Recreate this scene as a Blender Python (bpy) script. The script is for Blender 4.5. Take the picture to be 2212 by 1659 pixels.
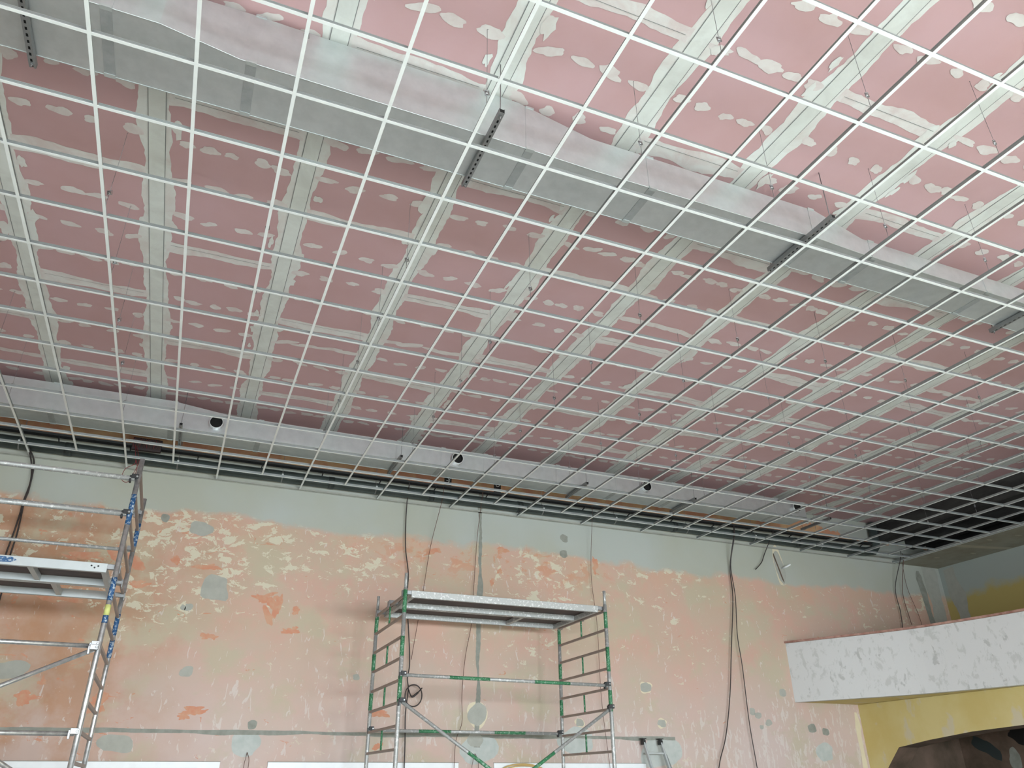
import bpy, math, random
from mathutils import Vector, Matrix
R0 = random.Random(7)
for o in list(bpy.data.objects): bpy.data.objects.remove(o)
scene = bpy.context.scene
COL = scene.collection

# ------------------------------------------------------------------ camera
CAM = (1.738, -3.188, 1.619)
cam_d = bpy.data.cameras.new('camera'); cam = bpy.data.objects.new('camera', cam_d); COL.objects.link(cam)
rx = Vector((0.92368649, -0.38311282, -0.00527568)); dn = Vector((0.17326784, 0.42995111, -0.88607014)); fw = Vector((0.34173311, 0.81753692, 0.46352116))
M = Matrix((( rx.x, -dn.x, -fw.x, CAM[0]), (rx.y, -dn.y, -fw.y, CAM[1]), (rx.z, -dn.z, -fw.z, CAM[2]), (0, 0, 0, 1)))
cam.matrix_world = M
cam_d.sensor_fit = 'HORIZONTAL'; cam_d.sensor_width = 36.0; cam_d.lens = 36.0*1648.85/2212
cam_d.clip_start = 0.05; cam_d.clip_end = 100
scene.camera = cam

# ------------------------------------------------------------------ world, window light, exposure
w = bpy.data.worlds.new('world'); scene.world = w; w.use_nodes = True
w.node_tree.nodes['Background'].inputs[0].default_value = (0.80, 0.92, 0.95, 1)
w.node_tree.nodes['Background'].inputs[1].default_value = 0.25
scene.view_settings.view_transform = 'Standard'; scene.view_settings.look = 'None'
scene.view_settings.exposure = 0.25; scene.view_settings.gamma = 1.0; scene.view_settings.use_curve_mapping = False
FY = -9.5                       # inside face of the window wall behind the camera
WINX = [-3.6, -0.8, 2.0, 4.8, 7.6, 10.4]
for i, x in enumerate(WINX):    # daylight coming in at each window opening
    ld = bpy.data.lights.new('window_daylight', 'AREA'); ld.shape = 'RECTANGLE'; ld.size = 2.0; ld.size_y = 3.0
    ld.energy = (330, 470, 670, 790, 850, 820)[i]; ld.color = (0.86, 0.965, 1.06)
    lo = bpy.data.objects.new('window_daylight', ld); COL.objects.link(lo)
    lo.location = (x, FY-0.05, 2.4); lo.rotation_euler = (math.radians(34), 0, 0)   # sky light falls in from above
GZ = 5.6      # suspended grid level
CZ = 6.4      # pink ceiling level
YW = 8.26     # far wall

# ------------------------------------------------------------------ materials
def nodes(name):
    m = bpy.data.materials.new(name); m.use_nodes = True
    nt = m.node_tree; b = nt.nodes['Principled BSDF']; return m, nt, b
def C(h): return (h[0], h[1], h[2], 1)
class NG:
    def __init__(s, nt): s.nt = nt; s.l = nt.links
    def n(s, t, **kw):
        x = s.nt.nodes.new(t)
        for k, v in kw.items(): setattr(x, k, v)
        return x
    def coord(s, scale=(1, 1, 1)):
        t = s.n('ShaderNodeNewGeometry'); m = s.n('ShaderNodeMapping'); m.inputs['Scale'].default_value = scale
        s.l.new(t.outputs['Position'], m.inputs['Vector']); return m.outputs[0]
    def noise(s, scale, detail=4, rough=.55, sc=(1, 1, 1), dist=0, off=None):
        x = s.n('ShaderNodeTexNoise'); x.inputs['Scale'].default_value = scale; x.inputs['Detail'].default_value = detail
        x.inputs['Roughness'].default_value = rough; x.inputs['Distortion'].default_value = dist
        c = s.coord(sc)
        if off: c.node.inputs['Location'].default_value = off
        s.l.new(c, x.inputs['Vector']); return x.outputs['Fac']
    def ramp(s, f, a, b, ca=0, cb=1):
        x = s.n('ShaderNodeMapRange'); x.inputs['From Min'].default_value = a; x.inputs['From Max'].default_value = b
        x.inputs['To Min'].default_value = ca; x.inputs['To Max'].default_value = cb
        s.l.new(f, x.inputs['Value']); return x.outputs[0]
    def mix(s, f, a, b):
        x = s.n('ShaderNodeMix', data_type='RGBA')
        if isinstance(f, (int, float)): x.inputs[0].default_value = f
        else: s.l.new(f, x.inputs[0])
        for i, v in ((6, a), (7, b)):
            if isinstance(v, tuple): x.inputs[i].default_value = C(v)
            else: s.l.new(v, x.inputs[i])
        return x.outputs[2]
    def math(s, op, a, b=0.0):
        x = s.n('ShaderNodeMath', operation=op)
        for i, v in ((0, a), (1, b)):
            if isinstance(v, (int, float)): x.inputs[i].default_value = v
            else: s.l.new(v, x.inputs[i])
        return x.outputs[0]
    def xyz(s):
        t = s.n('ShaderNodeNewGeometry'); q = s.n('ShaderNodeSeparateXYZ'); s.l.new(t.outputs['Position'], q.inputs[0]); return q.outputs
    def bump(s, b, f, st=.2, d=.004):
        x = s.n('ShaderNodeBump'); x.inputs['Strength'].default_value = st; x.inputs['Distance'].default_value = d
        s.l.new(f, x.inputs['Height']); s.l.new(x.outputs[0], b.inputs['Normal'])
def mat(name, col, rough=.6, metal=0.0, var=0.0, vs=6.0, col2=None, sc=(1, 1, 1), lo=.35, hi=.65, bump=0):
    m, nt, b = nodes(name); g = NG(nt)
    b.inputs['Roughness'].default_value = rough; b.inputs['Metallic'].default_value = metal
    if col2 is None:
        k = var if var else .06; col2 = tuple(max(0, c*(1-k)) for c in col)
    f = g.noise(vs, 5, .6, sc)
    nt.links.new(g.mix(g.ramp(f, lo, hi), tuple(col), tuple(col2)), b.inputs['Base Color'])
    if bump: g.bump(b, f, bump)
    return m
def srgb(r, g, b):
    f = lambda c: (c/255/12.92) if c/255 <= .04045 else ((c/255+.055)/1.055)**2.4
    return (f(r), f(g), f(b))

M_pink = mat('pink_plasterboard', srgb(198, 165, 167), .75, vs=1.1, col2=srgb(193, 158, 157))
def plaster(name, a, b, sc=5):
    m, nt, bs = nodes(name); g = NG(nt); bs.inputs['Roughness'].default_value = .8
    f = g.ramp(g.noise(sc, 6, .65, (1, 1, 1), .6), .40, .66)
    nt.links.new(g.mix(f, a, b), bs.inputs['Base Color']); return m
M_band = plaster('jointing_plaster', srgb(222, 227, 222), srgb(212, 209, 203), 3.2)
M_tape = plaster('jointing_tape', srgb(218, 224, 218), srgb(204, 208, 202), 3)
M_butt = plaster('thin_jointing_plaster', srgb(222, 223, 219), srgb(210, 200, 196), 4)
M_spot = plaster('screw_head_filler', srgb(220, 217, 213), srgb(208, 198, 194), 4)
M_line = mat('tape_edge_line', srgb(128, 132, 130), .9)  # dark grey lines along the tape edges and board joints
M_white = mat('white_grid_paint', srgb(232, 238, 235), .38)
M_galv = mat('galvanised_web', srgb(196, 204, 202), .38, .55, vs=30)
M_web = mat('galvanised_tee_web_shaded', srgb(148, 153, 151), .42, .45, vs=30)  # shade on the tee webs is put into this darker galvanised colour
M_duct = mat('galvanised_duct', (.62, .66, .66), .42, .75, vs=9, col2=(.56, .60, .60))
M_ductstrip = mat('duct_joint_strip', (.44, .47, .47), .5, .6, vs=14, col2=(.36, .39, .39))
M_alu = mat('aluminium', (.66, .68, .68), .33, .85, vs=24, col2=(.45, .46, .46))
M_aluold = mat('worn_aluminium_with_plaster_splashes', (.40, .41, .395), .55, .5, vs=30, col2=(.62, .63, .61), lo=.54, hi=.62)
M_rung = mat('matt_ribbed_rung', srgb(158, 144, 134), .6, .25, vs=30)
M_green = mat('worn_green_paint', srgb(54, 116, 78), .5, vs=45, col2=srgb(140, 165, 146), lo=.54, hi=.62)
M_blue = mat('worn_blue_paint', srgb(30, 78, 122), .5, vs=38, col2=srgb(170, 180, 185), lo=.52, hi=.6)
M_yel = mat('yellow_sticker', srgb(196, 200, 120), .6)
M_ply = mat('brown_plywood_underside', srgb(92, 74, 68), .7, vs=12, col2=srgb(62, 56, 54), sc=(.3, 3, 1))
M_black = mat('black_plastic', (.012, .012, .012), .5)
M_cable = mat('black_cable_sheath', (.03, .022, .02), .5)
M_brownc = mat('brown_cable_sheath', srgb(88, 52, 40), .55)
M_red = mat('red_wire', srgb(120, 34, 40), .5)
M_steel = mat('dark_perforated_steel', (.30, .31, .31), .45, .7, vs=20)
M_wire = mat('hanger_wire_steel', (.25, .24, .24), .45, .6)
M_clip = mat('spring_steel_clip', (.35, .36, .36), .35, .8)
M_pipe = mat('dark_grey_pipe_insulation', srgb(74, 84, 82), .6, vs=5, col2=srgb(62, 72, 70))
M_pipe2 = mat('dark_pipe_coupling', srgb(52, 60, 59), .55)
M_hole = mat('black_hole_shade', (.01, .01, .009), .9)  # black stands in for the shade inside outlets and channel slots
M_panel = mat('white_board_face', srgb(232, 236, 236), .45)
M_floor = mat('dusty_pale_screed_floor', srgb(206, 206, 198), .8, vs=2, col2=srgb(190, 188, 180))
M_conc = mat('dark_concrete', srgb(66, 66, 64), .9, vs=4, col2=srgb(34, 34, 33), sc=(1, .25, 1), bump=.3)
M_sofr = mat('grey_soffit_board', srgb(164, 164, 150), .8, vs=2.5, col2=srgb(150, 146, 128))
M_softape = mat('soffit_tape', srgb(186, 184, 164), .8, vs=5)
M_grey = mat('grey_filler', srgb(168, 168, 158), .85, vs=7, col2=srgb(158, 159, 149))
M_dgrey = mat('dark_grey_filler_and_shadow_line', srgb(146, 148, 138), .85, vs=9, col2=srgb(130, 132, 122))  # wall filler, also the painted shadow line under the wall angle
M_bluegrey = mat('pale_blue_grey_filler', srgb(186, 190, 184), .85, vs=6, col2=srgb(172, 178, 172))
M_orange = mat('scraped_orange_paint', srgb(196, 136, 108), .85, vs=9, col2=srgb(194, 152, 124), lo=.4, hi=.6)
M_creamrim = mat('scraped_cream_rim', srgb(214, 204, 176), .85)
M_tan = mat('tan_cable', srgb(196, 166, 104), .55)
M_plain = mat('plain_side_wall', srgb(196, 178, 160), .85, vs=1.5, col2=srgb(186, 176, 160))

def wall_paint():
    m, nt, b = nodes('scraped_peach_wall_paint'); g = NG(nt); L = nt.links; b.inputs['Roughness'].default_value = .85
    x, y, z = g.xyz()
    zn = g.ramp(z, 1.6, 5.4)
    base = g.mix(g.ramp(g.noise(.55, 4, .55), .38, .62), srgb(200, 172, 154), srgb(192, 172, 150))
    base = g.mix(g.ramp(g.noise(1.6, 5, .6, off=(5, 3, 1)), .45, .62), base, srgb(204, 168, 150))
    low = g.math('MULTIPLY', g.ramp(z, 3.6, 2.2), g.ramp(g.noise(.8, 3, .5, off=(9, 0, 4)), .3, .55, .45, .95))
    base = g.mix(low, base, srgb(204, 186, 178))
    # warmer orange tone towards the left-hand scaffold and the top edge
    lf = g.math('MULTIPLY', g.ramp(x, 2.6, .2), g.ramp(g.noise(1.4, 5, .6, off=(2, 0, 7)), .36, .56, .25, .95))
    base = g.mix(lf, base, srgb(184, 140, 108))
    tp = g.math('MULTIPLY', g.ramp(z, 4.2, 5.0), g.ramp(g.noise(1.2, 4, .6, off=(12, 0, 2)), .4, .62, 0, .55))
    base = g.mix(tp, base, srgb(208, 166, 138))
    # olive-cream haze where the old paint is thin
    base = g.mix(g.ramp(g.noise(1.3, 5, .6, (1, 1, 1.3), off=(20, 0, 3)), .52, .64, 0, .7), base, srgb(188, 180, 154))
    # scraped cream flecks, crisp edges; denser high on the wall
    dens = g.math('ADD', g.math('ADD', g.ramp(z, 3.0, 4.7, -.02, .058), g.ramp(x, 8, 11, 0, -.03)), g.ramp(g.noise(.7, 2, .5, off=(31, 0, 8)), .35, .65, -.05, .05))
    n1 = g.noise(4.6, 7, .68, (1, 1, 1.6), .5, off=(3, 0, 0))
    f1 = g.ramp(g.math('ADD', n1, dens), .632, .642)
    base = g.mix(g.math('MULTIPLY', f1, g.ramp(z, 2.6, 3.6, .55, .92)), base, srgb(212, 206, 182))
    # fine vertical streaks at the foot and on the right-hand part
    n2 = g.noise(9, 4, .6, (1.6, 1, .55), .8, off=(8, 0, 5))
    rt = g.math('MULTIPLY', g.ramp(z, 3.5, 2.0, .0, .085), g.ramp(x, 2, 10, .5, 1.15))
    f2 = g.ramp(g.math('ADD', n2, rt), .645, .668)
    base = g.mix(g.math('MULTIPLY', f2, .65), base, srgb(214, 206, 198))
    n3 = g.noise(3.0, 5, .65, (1, 1, 2.2), 1.2, off=(14, 0, 9))
    base = g.mix(g.math('MULTIPLY', g.ramp(g.math('ADD', n3, g.ramp(x, 4, 0, -.03, .03)), .66, .675), .85), base, srgb(204, 144, 114))
    ob = g.math('MULTIPLY', g.math('MULTIPLY', g.ramp(z, 4.35, 4.75), g.ramp(x, 3.5, 5)), g.math('MULTIPLY', g.ramp(x, 9, 7.5), g.ramp(g.noise(2.6, 6, .68, (1, 1, 1.4), .4, off=(77, 0, 1)), .52, .56, 0, .6)))
    base = g.mix(ob, base, srgb(206, 146, 112))
    base = g.mix(.09, base, (0.0, 0.0, 0.0))
    # grey skim band below the suspended ceiling, bare orange plaster above it
    edge = g.math('ADD', g.ramp(x, 0, 15, 5.06, 4.92), g.ramp(g.noise(.9, 5, .6, off=(40, 0, 0)), .3, .7, -.12, .16))
    band = g.ramp(g.math('SUBTRACT', z, edge), -.04, .05)
    grey = g.mix(g.ramp(g.noise(.8, 3, .5, off=(0, 0, 30)), .35, .65), srgb(172, 177, 170), srgb(168, 170, 156))
    base = g.mix(band, base, grey)
    up = g.ramp(g.math('ADD', z, g.ramp(g.noise(3, 4, .6, off=(6, 0, 0)), .3, .7, -.03, .03)), 5.97, 5.985)
    raw = g.mix(g.ramp(g.noise(2.2, 5, .65, off=(60, 0, 0)), .4, .6), srgb(196, 140, 110), srgb(206, 172, 128))
    lim = g.math('ADD', g.ramp(x, 11.6, 14.2, 6.5, 6.0), g.ramp(g.noise(4, 5, .7, off=(1, 0, 6)), .3, .7, -.12, .10))
    up = g.math('MULTIPLY', up, g.math('LESS_THAN', z, lim))
    base = g.mix(up, base, raw)
    L.new(base, b.inputs['Base Color']); g.bump(b, g.noise(14, 4, .6), .12, .004)
    return m
M_wall = wall_paint()
def yellow_paint(name, up):
    m, nt, b = nodes(name); g = NG(nt); L = nt.links; b.inputs['Roughness'].default_value = .85
    x, y, z = g.xyz()
    base = g.mix(g.ramp(g.noise(1.1, 4, .6), .38, .62), srgb(206, 188, 122), srgb(212, 198, 140))
    base = g.mix(g.ramp(g.noise(2.6, 4, .55, (1, 1, .6), off=(7, 0, 0)), .57, .62, 0, .75), base, srgb(206, 198, 176))
    if up:
        e = g.math('ADD', z, g.ramp(g.noise(1.1, 5, .6, off=(3, 0, 0)), .3, .7, -.18, .18))
        base = g.mix(g.ramp(e, 4.86, 5.06), srgb(178, 162, 100), srgb(160, 168, 162))
    L.new(base, b.inputs['Base Color']); return m
M_yelwall = yellow_paint('scraped_yellow_paint', False)
M_upwall = yellow_paint('grey_skim_over_olive_paint', True)
def parapet_paint():
    m, nt, b = nodes('patchy_white_parapet_plaster'); g = NG(nt); b.inputs['Roughness'].default_value = .8
    base = g.mix(g.ramp(g.noise(5.2, 7, .7, (1, 1.3, .8), .4), .54, .60, 0, .7), srgb(206, 207, 205), srgb(184, 186, 182))
    base = g.mix(g.ramp(g.noise(5, 5, .65, (1, 1, .6), .4, off=(5, 5, 0)), .62, .65, 0, .7), base, srgb(168, 170, 166))
    nt.links.new(base, b.inputs['Base Color']); return m
M_para = parapet_paint()
M_coping = mat('brick_brown_coping', srgb(134, 94, 82), .85, vs=8, col2=srgb(176, 140, 126))
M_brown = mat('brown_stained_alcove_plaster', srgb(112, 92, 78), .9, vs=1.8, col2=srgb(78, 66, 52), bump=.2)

# ------------------------------------------------------------------ mesh helpers
class MB:
    def __init__(s): s.v = []; s.f = []; s.m = []; s.mats = []
    def mi(s, m):
        if m not in s.mats: s.mats.append(m)
        return s.mats.index(m)
    def face(s, pts, m):
        b = len(s.v); s.v += [tuple(p) for p in pts]; s.f.append(tuple(range(b, b+len(pts)))); s.m.append(s.mi(m))
    def box(s, x0, x1, y0, y1, z0, z1, m):
        b = len(s.v); s.v += [(x, y, z) for z in (z0, z1) for y in (y0, y1) for x in (x0, x1)]
        for q in ((0, 2, 3, 1), (4, 5, 7, 6), (0, 1, 5, 4), (2, 6, 7, 3), (0, 4, 6, 2), (1, 3, 7, 5)):
            s.f.append(tuple(b+i for i in q)); s.m.append(s.mi(m))
    def bar(s, p, q, a, bb, m, up=(0, 0, 1)):
        """rectangular bar from p to q, size a across, bb along 'up'"""
        p = Vector(p); q = Vector(q); d = (q-p).normalized(); u = Vector(up)
        if abs(d.dot(u)) > .98: u = Vector((0, 1, 0))
        sx = d.cross(u).normalized(); sy = sx.cross(d).normalized(); b = len(s.v)
        for o in (p, q):
            for i, j in ((-1, -1), (1, -1), (1, 1), (-1, 1)): s.v.append(tuple(o+sx*i*a/2+sy*j*bb/2))
        for k in range(4): s.f.append((b+k, b+(k+1) % 4, b+4+(k+1) % 4, b+4+k)); s.m.append(s.mi(m))
        s.f.append((b+3, b+2, b+1, b)); s.m.append(s.mi(m)); s.f.append((b+4, b+5, b+6, b+7)); s.m.append(s.mi(m))
    def tube(s, pts, r, m, n=10, caps=True):
        pts = [Vector(p) for p in pts]; rs = r if isinstance(r, (list, tuple)) else [r]*len(pts)
        b = len(s.v); prev = None
        for i, p in enumerate(pts):
            d = (pts[min(i+1, len(pts)-1)]-pts[max(i-1, 0)]).normalized()
            if prev is None:
                u = Vector((0, 0, 1)) if abs(d.z) < .9 else Vector((1, 0, 0)); sx = d.cross(u).normalized()
            else: sx = (prev-d*prev.dot(d)).normalized()
            prev = sx; sy = d.cross(sx)
            for k in range(n):
                a = 2*math.pi*k/n; s.v.append(tuple(p+(sx*math.cos(a)+sy*math.sin(a))*rs[i]))
        for i in range(len(pts)-1):
            for k in range(n):
                s.f.append((b+i*n+k, b+i*n+(k+1) % n, b+(i+1)*n+(k+1) % n, b+(i+1)*n+k)); s.m.append(s.mi(m))
        if caps:
            s.f.append(tuple(b+k for k in reversed(range(n)))); s.m.append(s.mi(m))
            e = b+(len(pts)-1)*n; s.f.append(tuple(e+k for k in range(n))); s.m.append(s.mi(m))
    def build(s, name, parent=None, smooth=False, bevel=0):
        me = bpy.data.meshes.new(name); me.from_pydata(s.v, [], s.f)
        for m in s.mats: me.materials.append(m)
        me.polygons.foreach_set('material_index', s.m)
        if smooth: me.polygons.foreach_set('use_smooth', [len(f) == 4 for f in s.f])
        me.validate(); me.update()
        o = bpy.data.objects.new(name, me); COL.objects.link(o)
        if parent is not None: o.parent = parent; o.location = -Vector(parent.location) if parent.get('_abs') else (0, 0, 0)
        if bevel:
            bm = o.modifiers.new('bevel', 'BEVEL'); bm.width = bevel; bm.segments = 2
        return o
def tag(o, label=None, cat=None, group=None, kind=None):
    if label: o['label'] = label
    if cat: o['category'] = cat
    if group: o['group'] = group
    if kind: o['kind'] = kind
    return o
def thing(name, label, cat, loc=(0, 0, 0), group=None):
    """Empty at the thing's base; its parts are then built in world coordinates"""
    o = bpy.data.objects.new(name, None); o.empty_display_size = .1; COL.objects.link(o); o.location = loc; o['_abs'] = 1
    return tag(o, label, cat, group)
def part(mb, name, root, smooth=False, label=None, bevel=0):
    o = mb.build(name, None, smooth, bevel); o.parent = root
    r = root
    while r.parent is not None: r = r.parent
    if r is root: o.location = -Vector(root.location)
    if label: o['label'] = label
    return o
def struct(mb, name, label=None): return tag(mb.build(name), label, None, None, 'structure')

# ------------------------------------------------------------------ room shell
mb = MB(); mb.box(-7, 18.2, FY-.3, YW+.3, -.1, 0, M_floor); struct(mb, 'floor', 'dusty pale screed floor of the hall')

def blob(mb, c, ru, rv, to3, m, seed, n=22, rag=.16, rot=0, sq=0.0):
    r = random.Random(seed); ph = [r.uniform(0, 6.28) for _ in range(5)]; am = [r.uniform(.2, 1)*rag/(1+.4*k) for k in range(5)]
    pts = []
    for i in range(n):
        a = 2*math.pi*i/n; k = 1+sum(am[j]*math.sin((j+2)*a+ph[j]) for j in range(5))+r.uniform(-rag, rag)*.25
        cu, cv = math.cos(a), math.sin(a)
        if sq: e = 1-sq*.6; cu = math.copysign(abs(cu)**e, cu); cv = math.copysign(abs(cv)**e, cv)
        u, v = cu*ru*k, cv*rv*k
        pts.append(to3(c[0]+u*math.cos(rot)-v*math.sin(rot), c[1]+u*math.sin(rot)+v*math.cos(rot)))
    mb.face(pts, m)
def ragged(mb, p, q, wa, wb, to3, m, seed, step=.05, rag=.35, taper=True):
    """ragged strip from p to q (2-D), half width wa on one side and wb on the other"""
    r = random.Random(seed); p = Vector(p); q = Vector(q); L = (q-p).length; d = (q-p)/L; nrm = Vector((-d.y, d.x)); n = max(4, int(L/step))
    la = [0, 0]; ph = [r.uniform(0, 6.28) for _ in range(8)]
    A, B = [], []
    for i in range(n+1):
        t = i/n; s = t*L; o = []
        for k, wd in enumerate((wa, wb)):
            la[k] = la[k]*.55+r.uniform(-1, 1)*.5
            h = wd*(1+rag*(.55*math.sin(s*3.1+ph[k])+.35*math.sin(s*8+ph[k+2])+.5*la[k]))
            if taper: h *= min(1, .35+6*min(t, 1-t))
            o.append(max(.008, h))
        c = p+d*s; A.append(c+nrm*o[0]); B.append(c-nrm*o[1])
    for i in range(n):
        mb.face([to3(*A[i]), to3(*B[i]), to3(*B[i+1]), to3(*A[i+1])], m)

# pink plasterboard ceiling with its filled joints
mb = MB()
XE = 14.72
mb.face([(-7, FY, CZ), (-7, YW, CZ), (XE, YW, CZ), (XE, FY, CZ)], M_pink)
mb.face([(-7, FY, CZ+.0125), (XE, FY, CZ+.0125), (XE, YW, CZ+.0125), (-7, YW, CZ+.0125)], M_pink)
mb.box(-7, 18.2, FY-.3, YW+.3, CZ+.013, CZ+.2, M_conc)
BX = .825; BP = 1.215
HC = [0]
def zt(h):
    HC[0] += 1; hh = h+HC[0]*1e-6
    return lambda u, v: (u, v, CZ-hh)
for k in range(-6, 12):
    bx = BX+k*BP
    if bx > XE: continue
    s = 100+k
    ragged(mb, (bx, -4.5), (bx, YW), .125, .125, zt(.0010), M_band, s, .045, .32, False)
    mb.face([(bx-.068, -4.5, CZ-.0060), (bx-.068, YW, CZ-.0060), (bx+.068, YW, CZ-.0060), (bx+.068, -4.5, CZ-.0060)], M_tape)
    for e in (-.066, .066):
        mb.face([(bx+e-.0028, -4.5, CZ-.0064), (bx+e-.0028, YW, CZ-.0064), (bx+e+.0028, YW, CZ-.0064), (bx+e+.0028, -4.5, CZ-.0064)], M_line)
    rr = random.Random(500+k)
    par = (k % 2)
    for j in range(-9, 17):
        y = .25+.5*j
        butt = ((j-(1 if par else 3)) % 4 == 0) if par == 0 else ((j-1) % 4 == 0)
        # even bays: joints at .75+2n ; odd bays: 1.75+2n
        butt = ((j-1) % 4 == 0) if par == 1 else ((j-3) % 4 == 0)
        x0, x1 = bx+.13, bx+BP-.13
        if x1 > XE: continue
        if butt:
            ragged(mb, (x0-.04, y+.01), (x1+.04, y+rr.uniform(-.03, .03)), rr.uniform(.06, .10), rr.uniform(.05, .09), zt(.0013), M_butt, s*31+j, .05, .5, False)
            mb.face([(x0, y-.002, CZ-.0058), (x0, y+.002, CZ-.0058), (x1, y+.002, CZ-.0058), (x1, y-.002, CZ-.0058)], M_line)
        else:
            n = 4 if rr.random() < .75 else 5
            run = rr.random()
            for i in range(n):
                cx = x0+.07+(x1-x0-.14)*(i+.0)/(n-1)*1.0+rr.uniform(-.04, .04)
                ln = rr.uniform(.060, .095) if run > .3 else rr.uniform(.08, .12)
                if run < .12: ln = .17
                blob(mb, (cx, y+rr.uniform(-.025, .025)), ln, rr.uniform(.034, .054), zt(.0024), M_spot, s*97+j*13+i, 18, .20, rr.uniform(-.35, .25))
    # loose smears beside the band
    for j in range(26):
        if rr.random() < .5:
            blob(mb, (bx+rr.choice((-1, 1))*rr.uniform(.12, .17), rr.uniform(-3, 8.1)), rr.uniform(.02, .05), rr.uniform(.04, .12), zt(.0040), M_band, s*7+j, 14, .3)
struct(mb, 'ceiling', 'pink fire-rated plasterboard ceiling with white filled joints and screw spots')

# concrete beam and bare slab at the far right end of the void
mb = MB(); mb.box(XE, XE+.45, FY, YW, 6.02, CZ+.01, M_conc); mb.box(15.5, 15.7, FY, YW, 5.95, CZ+.01, M_conc); mb.box(XE+.45, 16.28, FY, YW, CZ-.03, CZ+.012, M_conc)
mb.box(16.10, 16.28, FY, YW, 5.62, 6.35, M_conc)
struct(mb, 'trim_1', 'dark concrete beams above the end of the grid')

# far wall with patches
mb = MB()
mb.face([(-7, YW, 0), (16.28, YW, 0), (16.28, YW, CZ), (-7, YW, CZ)], M_wall)
mb.box(-7, 16.6, YW+.002, YW+.3, 0, CZ+.1, M_plain)
yw = lambda h: (lambda u, v: (u, YW-h, v))
PG = [(1.72, 4.85, 0.147, 0.106), (2.04, 4.04, 0.169, 0.187), (1.75, 3.76, 0.052, 0.048), (1.68, 3.75, 0.035, 0.036), (-0.14, 2.88, 0.206, 0.105), (1.21, 2.08, 0.198, 0.103), (1.87, 2.94, 0.079, 0.068), (8.85, 2.99, 0.097, 0.077), (9.1, 2.46, 0.079, 0.055), (7.62, 2.44, 0.064, 0.059), (11.63, 3.0, 0.071, 0.068), (10.92, 2.68, 0.058, 0.058), (11.03, 2.62, 0.068, 0.051), (11.23, 2.51, 0.069, 0.051), (11.07, 2.44, 0.039, 0.036), (4.11, 2.96, 0.053, 0.037)]
PD = [(1.23, 4.95, 0.053, 0.059), (2.79, 2.32, 0.059, 0.055), (7.47, 5.32, 0.071, 0.065), (7.45, 5.05, 0.07, 0.063), (12.15, 2.44, 0.093, 0.066), (12.44, 2.39, 0.073, 0.059)]
PB = [(2.74, 2.1, 0.186, 0.151), (7.55, 2.19, 0.278, 0.19), (9.04, 2.04, 0.388, 0.209), (5.98, 2.05, 0.287, 0.179), (12.34, 2.07, 0.185, 0.144)]
PO = [(0.96, 4.3, 0.181, 0.148), (1.48, 4.36, 0.094, 0.076), (1.08, 4.02, 0.169, 0.067), (2.85, 3.85, 0.134, 0.251), (2.74, 3.97, 0.227, 0.076), (3.11, 3.54, 0.165, 0.056), (2.06, 3.39, 0.111, 0.053), (0.09, 2.55, 0.157, 0.103), (0.93, 2.55, 0.146, 0.148), (2.05, 2.47, 0.203, 0.066), (0.15, 3.77, 0.325, 0.069), (1.95, 2.39, 0.078, 0.054), (1.94, 4.32, 0.243, 0.057), (8.04, 4.9, 0.072, 0.143), (6.32, 4.99, 0.131, 0.06), (6.16, 4.46, 0.048, 0.059), (5.15, 4.87, 0.168, 0.059), (4.48, 2.5, 0.199, 0.048), (0.69, 4.39, 0.111, 0.123), (0.28, 4.32, 0.326, 0.054), (6.29, 4.65, 0.073, 0.052), (3.17, 3.81, 0.064, 0.076), (-0.33, 3.82, 0.202, 0.057), (0.24, 2.77, 0.07, 0.047), (4.48, 2.09, 0.091, 0.058)]
hq = .0004
for i, (x, z, a, b) in enumerate(PO):
    q = random.Random(900+i)
    for j in range(7):
        hq += .000006; an = q.uniform(0, 6.28); rd = q.uniform(.15, .75)
        blob(mb, (x+a*rd*math.cos(an), z+b*rd*math.sin(an)), a*q.uniform(.22, .5), b*q.uniform(.3, .55), yw(hq), M_orange, 3000+i*9+j, 20, .28, q.uniform(-.4, .4))
for i, (x, z, a, b) in enumerate(PG):
    hq += .00002
    if i in (3, 7, 8, 9): blob(mb, (x, z), a*1.2, b*1.2, yw(.0012), M_creamrim, 960+i, 26, .2)
    blob(mb, (x, z), a, b, yw(.0018), M_grey, 940+i, 26, .12, 0, .3)
for i, (x, z, a, b) in enumerate(PD): blob(mb, (x, z), a, b, yw(.0022), M_dgrey, 980+i, 20, .10, 0, .5)
for i, (x, z, a, b) in enumerate(PB): blob(mb, (x, z), a, b, yw(.0014), M_bluegrey, 990+i, 30, .10, 0, .2)
# vertical filled chase with its bulges, and the long horizontal one
ragged(mb, (5.955, 5.98), (5.935, 2.08), .034, .034, yw(.0030), M_dgrey, 41, .03, .75, False)
blob(mb, (5.94, 2.52), .165, .175, yw(.0024), M_creamrim, 42, 30, .10)
blob(mb, (5.94, 2.52), .145, .155, yw(.0034), M_grey, 43, 30, .10)
blob(mb, (5.91, 2.18), .12, .10, yw(.0036), M_grey, 44, 26, .14)
ragged(mb, (-7, 2.215), (9.32, 2.245), .018, .030, yw(.0026), M_dgrey, 45, .05, .45, False)
# hacked-out pocket with a pipe stub near the right
blob(mb, (12.02, 5.28), .12, .36, yw(.0020), M_creamrim, 46, 30, .12, .12)
blob(mb, (12.03, 5.24), .10, .33, yw(.0030), M_grey, 47, 30, .12, .12)
ragged(mb, (11.93, 5.5), (12.08, 4.96), .012, .02, yw(.0036), M_brown, 48, .03, .5)
# repaired plaster at the right corner
ragged(mb, (15.95, 5.6), (15.95, 3.9), .20, .16, yw(.0020), M_grey, 49, .06, .3, False)
ragged(mb, (15.66, 5.5), (15.72, 4.3), .09, .08, yw(.0030), M_dgrey, 50, .06, .5)
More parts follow.
